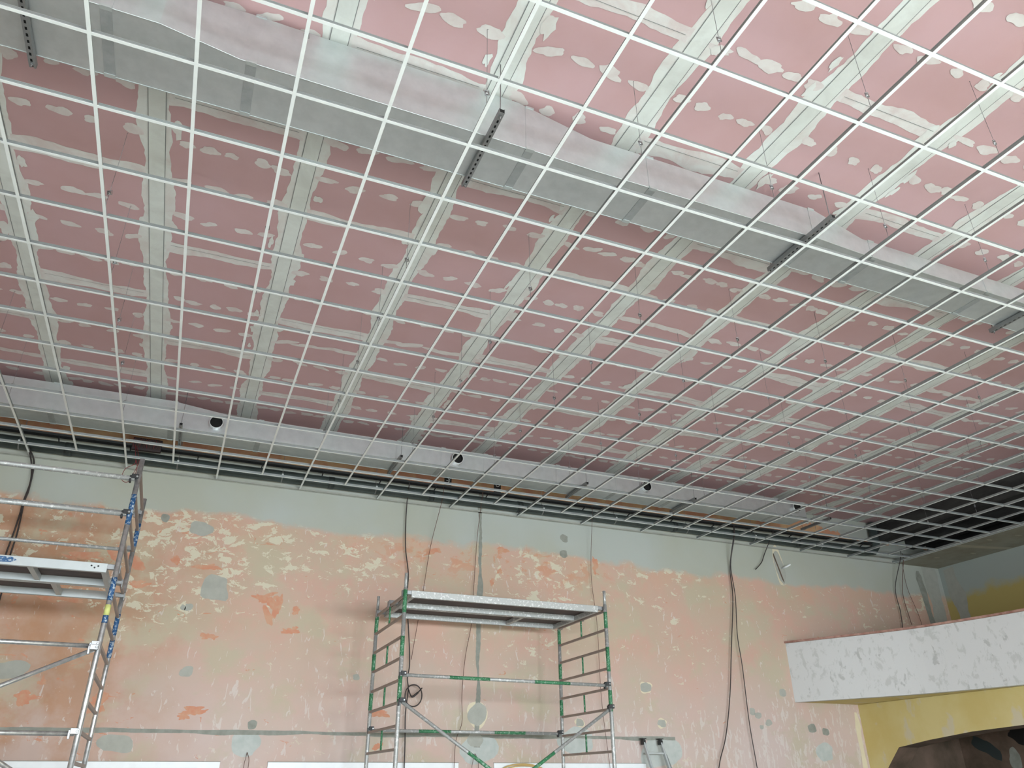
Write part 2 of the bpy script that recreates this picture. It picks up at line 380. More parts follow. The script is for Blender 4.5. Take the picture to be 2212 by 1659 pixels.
# pale plaster traces in the corner by the yellow wall
ragged(mb, (13.20, 2.72), (13.18, .6), .05, .06, yw(.002), M_creamrim, 51, .06, .6)
struct(mb, 'wall_back', 'scraped peach and orange wall with a grey skim band along its top')

# right-hand side: upper wall, soffit, balcony, yellow wall with an arched opening, alcove
mb = MB()
mb.face([(16.28, YW, 2.6), (16.28, FY, 2.6), (16.28, FY, CZ), (16.28, YW, CZ)], M_upwall)
mb.box(16.285, 16.6, FY, YW, 2.6, CZ, M_plain)
xr = lambda h: (lambda u, v: (16.28-h, u, v))
ragged(mb, (8.05, 5.55), (7.85, 4.0), .12, .14, xr(.003), M_grey, 52, .07, .4, False)
struct(mb, 'wall_right', 'right-hand wall above the balcony, grey skim over olive paint')
mb = MB(); mb.box(15.10, 16.28, FY, YW, GZ, GZ+.0125, M_sofr)
mb.face([(15.10, 6.9, GZ-.001), (15.10, 6.75, GZ-.001), (16.28, 6.5, GZ-.001), (16.28, 6.65, GZ-.001)], M_softape)
for i, (x, y) in enumerate(((15.5, 7.6), (15.6, 5.9), (15.9, 7.1), (15.35, 6.3), (15.9, 5.4))): blob(mb, (x, y), .07, .03, lambda u, v: (u, v, GZ-.001), M_softape, 300+i, 14, .3)
struct(mb, 'trim_2', 'khaki-grey plasterboard soffit strip along the right wall')

def spline(p, n=6):
    o = []
    for i in range(len(p)-1):
        a, b, c, d = p[max(i-1, 0)], p[i], p[i+1], p[min(i+2, len(p)-1)]
        for k in range(n):
            t = k/n; o.append(tuple(.5*((2*b[j])+(-a[j]+c[j])*t+(2*a[j]-5*b[j]+4*c[j]-d[j])*t*t+(-a[j]+3*b[j]-3*c[j]+d[j])*t**3) for j in range(len(b))))
    o.append(p[-1]); return o
front = [(11.868, YW), (12.15, 7.72), (12.42, 7.24), (12.66, 6.75), (12.86, 6.25), (13.03, 5.6), (13.15, 4.95), (13.24, 4.2), (13.28, 3.2), (13.30, 1.0), (13.30, FY)]
front = spline(front, 4)
def off(path, d):
    o = []
    for i, p in enumerate(path):
        a = Vector(path[max(i-1, 0)]); b = Vector(path[min(i+1, len(path)-1)]); t = (b-a).normalized(); n = Vector((-t.y, t.x))
        q = Vector(p)+n*d; o.append((q.x, q.y if i not in (0, len(path)-1) else p[1]))
    return o
def wallstrip(mb, path, inner, z0, z1, m):
    for i in range(len(path)-1):
        a, b, c, d = path[i], path[i+1], inner[i+1], inner[i]
        mb.face([(*a, z0), (*b, z0), (*b, z1), (*a, z1)], m); mb.face([(*c, z0), (*d, z0), (*d, z1), (*c, z1)], m)
        mb.face([(*a, z1), (*b, z1), (*c, z1), (*d, z1)], m); mb.face([(*d, z0), (*c, z0), (*b, z0), (*a, z0)], m)
inner = off(front, .14)
mb = MB(); wallstrip(mb, front, inner, 2.852, 3.84, M_para)
struct(mb, 'wall_balcony', 'curved white plastered balcony parapet')
mb = MB(); wallstrip(mb, off(front, -.03), off(front, .17), 3.842, 3.875, M_coping); struct(mb, 'trim_3', 'brown coping along the balcony parapet')
mb = MB()
for i in range(len(inner)-1):
    a, b = inner[i], inner[i+1]
    mb.face([(*a, 2.854), (*b, 2.854), (16.28, b[1], 2.854), (16.28, a[1], 2.854)], M_yelwall)
    mb.face([(*a, 3.0), (16.28, a[1], 3.0), (16.28, b[1], 3.0), (*b, 3.0)], M_floor)
struct(mb, 'floor_balcony', 'balcony floor slab behind the parapet')

# yellow wall under the balcony with the wide flat arch
arch = [(7.93, 0), (7.92, 1.55), (7.86, 1.82), (7.54, 2.125), (6.9, 2.21), (6.07, 2.292), (5.2, 2.335), (3.6, 2.37), (2.0, 2.335), (1.1, 2.29), (.3, 2.2), (-.45, 2.12), (-.75, 1.8), (-.8, 0)]
mb = MB(); X1, X2 = 13.30, 13.75
for xx, fl in ((X1, 0), (X2, 1)):
    def fc(p): mb.face([(xx, *q) for q in (p if fl else p[::-1])], M_yelwall)
    fc([(YW, 0), (7.93, 0), (7.92, 1.55), (7.86, 1.82), (YW, 1.82)]); fc([(YW, 1.82), (7.86, 1.82), (7.54, 2.125), (7.54, 2.85), (YW, 2.85)])
    for i in range(3, 11): fc([(arch[i][0], arch[i][1]), (arch[i+1][0], arch[i+1][1]), (arch[i+1][0], 2.85), (arch[i][0], 2.85)])
    fc([(-.45, 2.12), (-.75, 1.8), (-.8, 0), (FY, 0), (FY, 2.85), (-.45, 2.85)])
for i in range(len(arch)-1):
    a, b = arch[i], arch[i+1]; mb.face([(X1, *a), (X1, *b), (X2, *b), (X2, *a)], M_brown)
struct(mb, 'wall_right_lower', 'scraped yellow wall under the balcony with a wide flat arch')
mb = MB(); mb.box(15.6, 15.8, FY, YW, 0, 2.85, M_brown); mb.box(X2, 15.6, FY, YW, 2.70, 2.84, M_brown)
xa = lambda u, v: (15.598, u, v)
mb.box(X2, 15.6, YW-.03, YW-.001, 0, 2.7, M_brown)
blob(mb, (7.7, 2.15), .25, .14, xa, M_pipe2, 71, 22, .3, .6); blob(mb, (6.9, 2.3), .3, .15, xa, M_black, 72, 22, .2, .2); blob(mb, (7.2, 1.95), .1, .2, xa, M_dgrey, 73, 22, .2)
struct(mb, 'wall_alcove', 'dark brown stained wall seen through the arch')

# left wall and the window wall behind the viewer
mb = MB(); mb.box(-7.3, -7, FY-.3, YW+.3, 0, CZ+.1, M_plain); struct(mb, 'wall_left', 'plain left wall')
mb = MB(); zs0, zs1 = .9, 3.9
mb.box(-7, 16.3, FY-.3, FY, 0, zs0, M_plain); mb.box(-7, 16.3, FY-.3, FY, zs1, CZ+.1, M_plain)
xs = [-7]+[v for x in WINX for v in (x-1, x+1)]+[16.3]
for i in range(0, len(xs), 2): mb.box(xs[i], xs[i+1], FY-.3, FY, zs0, zs1, M_plain)
struct(mb, 'wall_front', 'window wall behind the viewer')
for i, x in enumerate(WINX):
    mb = MB()
    for a in (x-1, x-.03, x+.94): mb.box(a, a+.06, FY-.22, FY-.14, zs0, zs1, M_white)
    for a in (zs0, 2.9, zs1-.06): mb.box(x-1, x+1, FY-.22, FY-.14, a, a+.06, M_white)
    struct(mb, 'window_%d' % (i+1), 'white framed window behind the viewer')

# wall angle of the suspended ceiling
mb = MB(); mb.box(-7, 15.10, YW-.020, YW-.001, GZ-.001, GZ+.001, M_grey); mb.box(-7, 15.10, YW-.004, YW-.001, GZ, GZ+.03, M_grey)
mb.box(-7, 15.10, YW-.003, YW-.0005, GZ-.016, GZ-.001, M_dgrey)  # dark strip painted in as the shadow line below the angle
struct(mb, 'trim_back', 'thin wall angle for the grid along the far wall')
mb = MB(); mb.box(15.076, 15.10, FY, YW, GZ-.002, GZ, M_white); mb.box(15.094, 15.098, FY, YW, GZ, GZ+.03, M_galv)
struct(mb, 'trim_right', 'grid edge angle along the soffit')

# ------------------------------------------------------------------ frame test used only to decide what is in view
def px(p):
    d = Vector(p)-Vector(CAM); z = d.dot(fw)
    return (1106+1648.85*d.dot(rx)/z, 829.5+1648.85*d.dot(dn)/z, z) if z > .1 else (-9999, -9999, z)
def inview(p, m=120):
    a = px(p); return a[2] > .1 and -m < a[0] < 2212+m and -m < a[1] < 1659+m

# ------------------------------------------------------------------ suspended ceiling grid
grid = thing('ceiling_grid', 'white suspended ceiling grid of square bays without tiles, hung below the pink ceiling', 'ceiling grid', (7.2, 2, GZ))
def tee_mb(axis, a0, a1, c, h=.038, mb=None):
    mb = mb or MB()
    def bx(u0, u1, v0, v1, z0, z1, m):
        if axis == 'y': mb.box(u0, u1, v0, v1, z0, z1, m)
        else: mb.box(v0, v1, u0, u1, z0, z1, m)
    bx(c-.012, c+.012, a0, a1, GZ-.001, GZ+.0012, M_white)
    bx(c-.0014, c+.0014, a0, a1, GZ+.0012, GZ+h, M_web)
    bx(c-.0035, c+.0035, a0, a1, GZ+h-.008, GZ+h, M_web)
    return mb
for k in range(-4, 13):
    x = .6+1.2*k
    if x > 15.0: continue
    # runners are joined end to end from two lengths
    part(tee_mb('y', -4.2, YW-.004, x, .040), 'main_runner', grid)
long_t, short_t = [], []
for j in range(-7, 14):
    y = .6*j
    for k in range(-4, 12):
        x0 = .6+1.2*k; x1 = min(x0+1.2, 15.094)
        long_t.append((x0+.0125, x1-.0125, y))
    long_t.append((-7, .6-4.8-.0125, y)) if False else None
for j in range(-7, 13):
    for k in range(-4, 12):
        short_t.append((.6*j+.0125, .6*(j+1)-.0125, 1.2*(k+1)))
long_t = [t for t in long_t if t]
def score(p): a = px(p); return (0 if inview(p, 40) else 1, a[2] if a[2] > 0 else 99)
long_t.sort(key=lambda t: score(((t[0]+t[1])/2, t[2], GZ))); short_t.sort(key=lambda t: score((t[2], (t[0]+t[1])/2, GZ)))
for t in long_t[:96]: part(tee_mb('x', t[0], t[1], t[2], .034), 'cross_tee', grid)
mbr = MB()
for t in long_t[96:]: tee_mb('x', t[0], t[1], t[2], .034, mbr)
tag(part(mbr, 'distant_cross_tees', grid), kind='stuff')
for t in short_t[:96]: part(tee_mb('y', t[0], t[1], t[2], .030), 'short_cross_tee', grid)
mbr = MB()
for t in short_t[96:]: tee_mb('y', t[0], t[1], t[2], .030, mbr)
tag(part(mbr, 'distant_short_cross_tees', grid), kind='stuff')

# ------------------------------------------------------------------ hanger wires
wl = 'thin steel hanger wire with a spring clip, tying a grid runner to the pink ceiling'
wroot = None; hw = []
ORD = ['first', 'second', 'third', 'fourth', 'fifth', 'sixth', 'seventh', 'eighth', 'ninth', 'tenth', 'eleventh', 'twelfth', 'thirteenth', 'fourteenth', 'fifteenth']
for k in range(-3, 12):
    x = .6+1.2*k
    for j in range(-4, 8):
        y = -.72+1.0*j+(.03*math.sin(k*7+j*3))+(.5 if k % 2 else 0)*0
        if y < YW-.3 and not (7.0 < y < 7.9) and inview((x, y, 6.0), 30) and not (.45 < y < 1.32): hw.append((x, y))
hw.sort(key=lambda p: (round(p[0], 2), -p[1]))
cnt = {}; labs = []
for x, y in hw:
    rn = int(round((x+.6)/1.2)); cnt[rn] = cnt.get(rn, -1)+1
    where = ('on the %s long grid runner from left' % ORD[rn]) if rn >= 0 else 'on the runner beyond the left photo edge'
    labs.append('%s hanger wire from far wall %s' % (ORD[cnt[rn]], where))
for i, (x, y) in enumerate(hw):
    if wroot is None:
        wroot = thing('hanger_wire', labs[i], 'hanger wire', (x, y, GZ), 'hanger wires of the ceiling grid')
        mb = MB(); mb.tube([(x+.004, y, GZ+.036), (x+.004, y, GZ+.14)], .0022, M_wire, 6); mb.tube([(x+.004, y, GZ+.14), (x+.004, y+.002, GZ+.42)], .0018, M_wire, 6)
        mb.tube([(x+.004, y+.002, GZ+.42), (x, y, CZ-.004), (x+.01, y, CZ-.003)], .0018, M_wire, 6); w1 = part(mb, 'wire', wroot, True)
        mb = MB(); mb.tube([(x-.012, y, GZ+.17), (x+.016, y, GZ+.185), (x+.022, y, GZ+.145), (x-.006, y, GZ+.13), (x-.012, y, GZ+.17)], .0036, M_clip, 6)
        mb.box(x-.008, x+.014, y-.006, y+.006, GZ+.145, GZ+.165, M_clip); w2 = part(mb, 'spring_clip', wroot, True)
    else:
        r = wroot.copy(); COL.objects.link(r); r.location = (x, y, GZ); r['label'] = labs[i]
        for ch in (w1, w2):
            c = ch.copy(); COL.objects.link(c); c.parent = r

# ------------------------------------------------------------------ ducts
def duct(name, label, sec, joints, zb, yb):
    """sec: (x, y_front, z_top); rectangular duct with its back at yb and bottom at zb"""
    root = thing(name, label, 'duct', ((sec[0][0]+sec[-1][0])/2, (sec[0][1]+yb)/2, zb))
    mb = MB()
    for i in range(len(sec)-1):
        (x0, f0, t0), (x1, f1, t1) = sec[i], sec[i+1]
        mb.face([(x0, f0, zb), (x1, f1, zb), (x1, f1, t1), (x0, f0, t0)], M_duct)
        mb.face([(x0, yb, zb), (x1, yb, zb), (x1, f1, zb), (x0, f0, zb)], M_duct)
        mb.face([(x0, f0, t0), (x1, f1, t1), (x1, yb, t1), (x0, yb, t0)], M_duct)
        mb.face([(x1, yb, zb), (x0, yb, zb), (x0, yb, t0), (x1, yb, t1)], M_duct)
    for s_ in (sec[0], sec[-1]):
        q = [(s_[0], s_[1], zb), (s_[0], yb, zb), (s_[0], yb, s_[2]), (s_[0], s_[1], s_[2])]
        mb.face(q if s_ is sec[0] else q[::-1], M_duct)
    part(mb, 'duct_body', root)
    def at(x):
        for i in range(len(sec)-1):
            if sec[i][0] <= x <= sec[i+1][0]:
                t = (x-sec[i][0])/(sec[i+1][0]-sec[i][0]); return [sec[i][k]*(1-t)+sec[i+1][k]*t for k in (1, 2)]
        return sec[-1][1:]
    for x in joints:
        f, t = at(x); e = .004; h = .035
        mb = MB(); mb.box(x-h, x+h, f-.001, yb+e, zb-e, zb-.0005, M_ductstrip); mb.box(x-h, x+h, f-e, f-.0005, zb+.01, t-.01, M_duct)
        mb.box(x-h, x+h, yb-.02, yb+.012, zb-.008, zb+.02, M_galv); mb.box(x-h, x+h, f-.010, f+.02, zb-.008, zb+.012, M_galv); mb.box(x-h, x+h, f-.010, f+.02, t-.012, t+.006, M_galv)
        part(mb, 'joint_flange', root)
    mb = MB(); mb.box(sec[0][0], sec[-1][0], yb-.001, yb+.004, zb-.003, zb+.003, M_galv)
    part(mb, 'folded_edge', root)
    mb = MB(); mb.tube([(s_[0], s_[1], zb) for s_ in sec], .0042, M_galv, 6); part(mb, 'front_edge_highlight', root, True)  # bright bead added as the highlight along the front bottom edge
    return root
duct('near_ventilation_duct', 'large galvanised rectangular duct nearest the viewer, crossing the whole ceiling void', [(-6.8, .66, 6.24), (.55, .65, 6.24), (.93, .65, 6.25), (1.43, .74, 6.37), (3.45, .757, 6.37), (4.10, .775, 6.25), (6.40, .775, 6.24), (6.95, .80, 6.10), (10.0, .81, 6.10), (14.7, .82, 6.10)], [.62, 1.50, 3.55, 4.65, 6.35, 7.05, 8.55, 10.3, 12], 5.91, 1.215)
fd = duct('far_ventilation_duct', 'galvanised rectangular duct with round outlets, running along the far wall', [(-6.8, 7.25, 6.29), (1.05, 7.25, 6.29), (1.85, 7.25, 6.20), (11.95, 7.25, 6.20)], [-.35, 1.1, 2.25, 4.25, 4.95, 5.65, 6.9, 8.0, 9.1, 11.3], 5.91, 7.72)
for x, z in ((1.66, 6.05), (5.17, 6.045), (8.53, 6.045), (11.72, 6.07)):
    c = MB(); r = .088; N = 28
    for (r0, y0, r1, y1, m) in ((r, 7.25, r, 7.19, M_alu), (r, 7.19, r-.006, 7.19, M_white), (r-.006, 7.19, r-.006, 7.246, M_hole), (r+.016, 7.247, r, 7.247, M_alu)):
        for k in range(N):
            a, b = 2*math.pi*k/N, 2*math.pi*(k+1)/N
            c.face([(x+r0*math.cos(a), y0, z+r0*math.sin(a)), (x+r0*math.cos(b), y0, z+r0*math.sin(b)), (x+r1*math.cos(b), y1, z+r1*math.sin(b)), (x+r1*math.cos(a), y1, z+r1*math.sin(a))], m)
    c.face([(x+(r-.006)*math.cos(2*math.pi*k/N), 7.246, z+(r-.006)*math.sin(2*math.pi*k/N)) for k in range(N)], M_hole)  # black disc paints the dark depth of the outlet
    part(c, 'outlet_collar', fd, True)

# perforated support channels with threaded rods
def channel(x, y0, y1, label, group, zt=5.903):
    root = thing('duct_support_channel', label, 'support channel', (x, (y0+y1)/2, zt-.04), group)
    mb = MB(); h = .0205
    mb.box(x-h, x-h+.0025, y0, y1, zt-.04, zt-.001, M_steel); mb.box(x+h-.0025, x+h, y0, y1, zt-.04, zt-.001, M_steel)
    n = int((y1-y0)/.05); st = (y1-y0)/n
    mb.box(x-h, x-.007, y0, y1, zt-.0425, zt-.04, M_steel); mb.box(x+.007, x+h, y0, y1, zt-.0425, zt-.04, M_steel)
    for i in range(n): mb.box(x-.007, x+.007, y0+i*st, y0+i*st+st*.48, zt-.0425, zt-.04, M_steel)
    mb.box(x-h+.003, x+h-.003, y0, y1, zt-.034, zt-.010, M_hole)  # black core added to paint the shade seen through the slots
    part(mb, 'channel', root)
    for yy in (y0+.035, y1-.035):
        mb = MB(); mb.tube([(x, yy, zt-.07), (x, yy, CZ-.002)], .004, M_wire, 8); r = part(mb, 'threaded_rod', root, True)
        mb = MB(); mb.tube([(x, yy, zt-.055), (x, yy, zt-.045)], .011, M_clip, 6); part(mb, 'nut', r)
gN = 'support channels under the near duct'; gF = 'support channels under the far duct'
for x, l in ((-3.0, 'perforated steel channel carrying the near duct, beyond the left edge of the photo'), (.16, 'perforated steel channel carrying the near duct at the top left corner of the photo'), (3.20, 'perforated steel channel carrying the near duct near the top centre of the photo'), (6.235, 'perforated steel channel carrying the near duct right of centre, partly along a grid runner'), (9.165, 'perforated steel channel carrying the near duct at the right edge of the photo')):
    if x > -1: channel(x, .46, 1.29, l, gN)
for x, l in ((-1.0, 'small perforated channel under the far duct, leftmost, at the left photo edge'), (1.233, 'small perforated channel under the far duct, left of the first round outlet'), (4.25, 'small perforated channel under the far duct, left of the second round outlet'), (7.31, 'small perforated channel under the far duct, left of the third round outlet'), (9.37, 'small perforated channel under the far duct, right of the third round outlet'), (12.3, 'small perforated channel hanging past the right end of the far duct')):
    channel(x, 7.03, 7.80, l, gF)

# dark insulated pipe and the cable tray along the far wall
root = thing('insulated_pipe', 'dark grey insulated pipe running along the far wall just above the grid', 'pipe', (5, 8.152, 5.645))
mb = MB(); mb.tube([(-6.9, 8.152, 5.735), (14.2, 8.152, 5.735), (14.42, 8.152, 5.77), (14.52, 8.152, 5.87), (14.54, 8.152, 6.36)], .088, M_pipe, 20); part(mb, 'pipe_run', root, True)
for x in (-.2, 3.4, 5.0, 6.55, 9.6, 12.4):
    mb = MB(); mb.tube([(x, 8.152, 5.735), (x+.09, 8.152, 5.735)], .094, M_pipe2, 20); part(mb, 'coupling', root, True)
for x in (-.75, 1.24, 2.70, 4.13, 7.0, 8.4, 9.9, 11.4, 13.0):
    mb = MB(); mb.tube([(x, 8.152, 5.735), (x+.018, 8.152, 5.735)], .0905, M_steel, 20); mb.box(x-.004, x+.022, 8.045, 8.062, 5.715, 5.745, M_white); mb.tube([(x+.01, 8.152, 5.82), (x+.01, 8.152, CZ-.012)], .004, M_steel, 6)
    part(mb, 'pipe_clamp', root, True)
M_dsteel = mat('blackened_steel', (.035, .038, .038), .6, .3)
root = thing('cable_tray', 'perforated dark cable tray on the far wall above the insulated pipe', 'cable tray', (5, 8.08, 5.868))
mb = MB(); mb.box(-6.9, 14.3, 8.03, 8.034, 5.868, 5.900, M_dsteel); mb.box(-6.9, 14.3, 8.034, 8.130, 5.868, 5.871, M_dsteel); part(mb, 'tray', root)
mb = MB()
for x in [i*.9-1.2 for i in range(18)]: mb.bar((x, YW-.025, 5.81), (x, 8.05, 5.866), .014, .014, M_dsteel)
part(mb, 'brackets', root)
for i, (yy, zz) in enumerate(((8.045, 5.880), (8.066, 5.882), (8.088, 5.880), (8.110, 5.884))):
    r = random.Random(i); mb = MB(); mb.tube([(-6.8+k*.6, yy+r.uniform(-.004, .004), zz+r.uniform(-.001, .002)) for k in range(35)], .0075, M_black, 6)
    tag(part(mb, 'tray_cable', root, True), None)

# two black tape labels hanging on the wall above the tray
def sign(x, z, text, label):
    root = thing('black_label', label, 'label', (x, YW-.004, z-.12))
    mb = MB(); mb.box(x-.062, x+.062, YW-.008, YW-.001, z-.16, z+.14, M_black); part(mb, 'backing', root)
    cu = bpy.data.curves.new('lettering', 'FONT'); cu.body = text; cu.size = .098; cu.extrude = .0006; cu.align_x = 'LEFT'; cu.align_y = 'CENTER'
    o = bpy.data.objects.new('lettering', cu); COL.objects.link(o)
    o.parent = root; o.matrix_local = Matrix.Translation(Vector((x, YW-.0095, z+.06))-Vector(root.location)) @ Matrix.Rotation(math.radians(90), 4, 'Y') @ Matrix.Rotation(math.radians(90), 4, 'X')
    cu.materials.append(M_white); bpy.context.view_layer.update()
    me = bpy.data.meshes.new_from_object(o.evaluated_get(bpy.context.evaluated_depsgraph_get())); mo = bpy.data.objects.new('lettering', me)
    COL.objects.link(mo); mo.parent = root; mo.matrix_local = o.matrix_local.copy(); bpy.data.objects.remove(o); mo.name = 'lettering'
sign(5.36, 6.15, 'NPM', 'black label with white letters on the far wall, left of the one reading FO')
sign(6.24, 6.14, 'FO', 'black label with the white letters FO turned sideways on the far wall')

# ------------------------------------------------------------------ scaffold towers
def upright(mb_name, root, x, y, z0, z1, bands, bm, old=True, spig=.0):
    mb = MB(); m = M_aluold if old else M_alu
    mb.tube([(x, y, z0), (x, y, z1-spig)], .0254, m, 14)
    if spig: mb.tube([(x, y, z1-spig), (x, y, z1)], .0205, m, 12)
    u = part(mb, 'upright', root, True)
    for a, b in bands:
        c = MB(); c.tube([(x, y, a), (x, y, b)], .0262, bm, 14); part(c, 'paint_band', u, True)
    return u
def claw(par, p, m=M_black):
    mb = MB(); x, y, z = p
    mb.box(x-.035, x+.035, y-.030, y+.030, z-.005, z+.045, m); mb.box(x-.05, x-.03, y-.024, y+.024, z-.045, z+.03, m); mb.tube([(x+.02, y-.034, z+.02), (x+.02, y+.034, z+.02)], .012, M_clip, 8)
    part(mb, 'claw', par, False, None, .004)
def rail(root, p, q, name='guard_rail', bands=(), bm=None, m=M_aluold, r=.0205, cm=M_black):
    P, Q = Vector(p), Vector(q); d = Q-P
    mb = MB(); mb.tube([P, Q], r, m, 12); o = part(mb, name, root, True)
    for a, b in bands:
        c = MB(); c.tube([P+d*a, P+d*b], r+.0008, bm, 12); part(c, 'paint_band', o, True)
    claw(o, p, cm); claw(o, q, cm); return o
def rungs(root, x, ya, yb, zs, r=.0165, stiles=(), zp=.25, bm=None, m=M_rung):
    for z in zs:
        mb = MB(); mb.bar((x, ya+.02, z), (x, yb-.02, z), .030, .030, m); part(mb, 'rung', root, False, None, .004)
    for z in stiles:
        ym = (ya+yb)/2
        mb = MB(); mb.tube([(x, ym, z-zp+.015), (x, ym, z-.015)], .0125, bm, 10); part(mb, 'stile', root, True)
def castor(root, x, y):
    mb = MB(); mb.tube([(x-.022, y, .075), (x+.022, y, .075)], .075, M_black, 20); mb.tube([(x, y, .09), (x, y, .22)], .019, M_clip, 10); mb.box(x-.03, x+.03, y-.03, y+.03, .12, .17, M_clip); part(mb, 'castor', root, True)

# green tower, by the far wall
gx0, gx1, gy0, gy1 = 4.226, 7.064, 6.272, 7.742
T = thing('green_scaffold_tower', 'aluminium scaffold tower with green banded tubes standing by the peach wall', 'scaffold tower', ((gx0+gx1)/2, (gy0+gy1)/2, 0))
GR = [3.72-.25*i for i in range(15)]
for x in (gx0, gx1):
    for y in (gy0, gy1):
        b = [(3.49, 3.70), (2.99, 3.20), (2.49, 2.70)]
        if x == gx0 and y == gy0: b = [(3.50, 3.78), (2.99, 3.22), (2.47, 2.76)]
        elif x == gx1 and y == gy0: b = [(3.49, 3.70), (2.93, 3.24), (2.44, 2.70)]
        top = 3.99 if not (x == gx1 and y == gy1) else 3.74
        upright('upright', T, x, y, .2, top, b, M_green, True, .19 if top > 3.8 else 0)
        castor(T, x, y)
    rungs(T, x, gy0, gy1, [z for z in GR if z > .15], stiles=(3.72, 3.22, 2.72, 2.22, 1.72, 1.22), bm=M_green)
rail(T, (gx0+.03, gy0, 2.775), (gx1-.03, gy0, 2.755), 'guard_rail', ((.21, .40), (.62, .80)), M_green, cm=M_dsteel)
rail(T, (gx0+.03, gy1, 2.25), (gx1-.03, gy1, 2.25), 'guard_rail', ((.235, .40), (.63, .80)), M_green, cm=M_dsteel)
rail(T, (gx0+.03, gy0-.02, 2.475), (gx1-.03, gy0-.02, .72), 'diagonal_brace', ((.30, .50),), M_green, cm=M_dsteel)
rail(T, (gx1-.03, gy0-.06, 2.475), (gx0+.03, gy0-.06, .72), 'diagonal_brace', ((.30, .50),), M_green, cm=M_dsteel)

def deck(name, label, x0, x1, y0, y1, z, hatch=None, m=M_aluold, group=None, ply=M_ply, cross=()):
    root = thing(name, label, 'scaffold deck', ((x0+x1)/2, (y0+y1)/2, z), group)
    for y in (y0, y1-.045):
        mb = MB(); mb.box(x0+.09, x1-.09, y, y+.045, z, z+.088, m); part(mb, 'side_rail', root, False, None, .004)
    for x in (x0+.09, x1-.135):
        mb = MB(); mb.box(x, x+.045, y0+.045, y1-.045, z, z+.06, m); part(mb, 'end_rail', root)
    for x in cross:
        mb = MB(); mb.box(x, x+.05, y0+.045, y1-.045, z+.008, z+.06, m); part(mb, 'cross_bearer', root)
    mb = MB(); hx = hatch if hatch else (x1, x1)
    mb.box(x0+.10, min(hx[0], x1-.10), y0+.04, y1-.04, z+.068, z+.080, ply)
    if hatch and hatch[1] < x1-.12: mb.box(hatch[1], x1-.1, y0+.04, y1-.04, z+.068, z+.080, ply)
    part(mb, 'plywood_board', root)
    for xx, sgn in ((x0, 1), (x1, -1)):
        for y in (y0+.005, y1-.05):
            mb = MB(); a, b = (xx-.02, xx+.10) if sgn > 0 else (xx-.10, xx+.02)
            mb.box(a, b, y, y+.045, z+.035, z+.085, M_steel); mb.box(*((xx-.03, xx-.018) if sgn > 0 else (xx+.018, xx+.03)), y, y+.045, z-.0, z+.085, M_steel)
            part(mb, 'hook', root, False, None, .004)
    return root
gm = (gy0+gy1)/2
deck('scaffold_deck', 'dusty scaffold deck on the green tower, the half nearer the viewer', gx0, gx1, gy0+.03, gm-.005, 3.70, group='decks of the green scaffold tower')
deck('scaffold_deck', 'dusty scaffold deck on the green tower, the half nearer the wall', gx0, gx1, gm+.005, gy1-.03, 3.70, group='decks of the green scaffold tower', cross=(6.15,))

# blue tower, cropped by the left edge
bx1, bx0, by0, by1 = 1.03, -1.82, 5.21, 6.66
T = thing('blue_scaffold_tower', 'aluminium scaffold tower with worn blue banded tubes at the left edge', 'scaffold tower', ((bx0+bx1)/2, (by0+by1)/2, 0))
BR = [4.55-.25*i for i in range(18)]
for x in (bx0, bx1):
    for y in (by0, by1):
        if x == bx1 and y == by0: b = [(3.95, 4.27), (3.20, 3.42), (2.99, 3.06)]
        elif x == bx1: b = [(4.10, 4.38), (3.10, 3.33), (2.86, 3.05)]
        else: b = [(3.6, 3.9)]
        u = upright('upright', T, x, y, .2, 4.66 if y == by0 else 4.69, b, M_blue, False, .0)
        if x == bx1 and y == by0:
            c = MB(); c.tube([(x, y, 3.06), (x, y, 3.16)], .0266, M_yel, 14); part(c, 'yellow_band', u, True)
        castor(T, x, y)
    rungs(T, x, by0, by1, [z for z in BR if z > .15])
rail(T, (bx0, by0, 4.44), (bx1-.03, by0, 4.44), m=M_aluold, r=.0254); rail(T, (bx0, by0, 4.06), (bx1-.03, by0, 4.06), m=M_aluold, r=.0254)
rail(T, (bx0, by1, 4.50), (bx1-.03, by1, 4.50), m=M_aluold, r=.0205, cm=M_clip); rail(T, (bx0, by1, 4.06), (bx1-.03, by1, 4.06), m=M_aluold, r=.0205, cm=M_clip)
rail(T, (bx0, by0-.02, 2.78), (bx1-.03, by0-.02, 2.775), m=M_alu, r=.0205, cm=M_clip); rail(T, (bx0, by0-.02, 2.03), (bx1-.03, by0-.02, 2.03), m=M_alu, r=.0205, cm=M_clip)
rail(T, (bx1-.03, by0-.06, 2.74), (bx0, by0-.06, 1.30), 'diagonal_brace', m=M_alu, cm=M_clip); rail(T, (bx0, by0-.06, 3.15), (bx1-.03, by0-.06, 1.50), 'diagonal_brace', m=M_alu, cm=M_clip)
bmid = (by0+by1)/2
M_alub = mat('clean_matt_aluminium', (.46, .49, .485), .5, .4, vs=10)
d = deck('scaffold_deck', 'clean aluminium scaffold deck on the blue tower, half nearer the viewer', bx0, bx1, by0+.03, bmid-.005, 3.47, m=M_alub, group='decks of the blue scaffold tower', cross=(.25, -.9))
c = MB()
for xx, zz in ((.80, 3.525), (.86, 3.525), (.83, 3.508)): c.tube([(xx, by0+.0295, zz), (xx, by0+.032, zz)], .009, M_black, 12)
c2 = MB(); c2.face([(-.05, by0+.0292, 3.545), (.12, by0+.0292, 3.545), (.165, by0+.0292, 3.52), (.12, by0+.0292, 3.495), (-.05, by0+.0292, 3.49)], M_blue); part(c2, 'blue_sticker', d)
part(c, 'rivets', d)
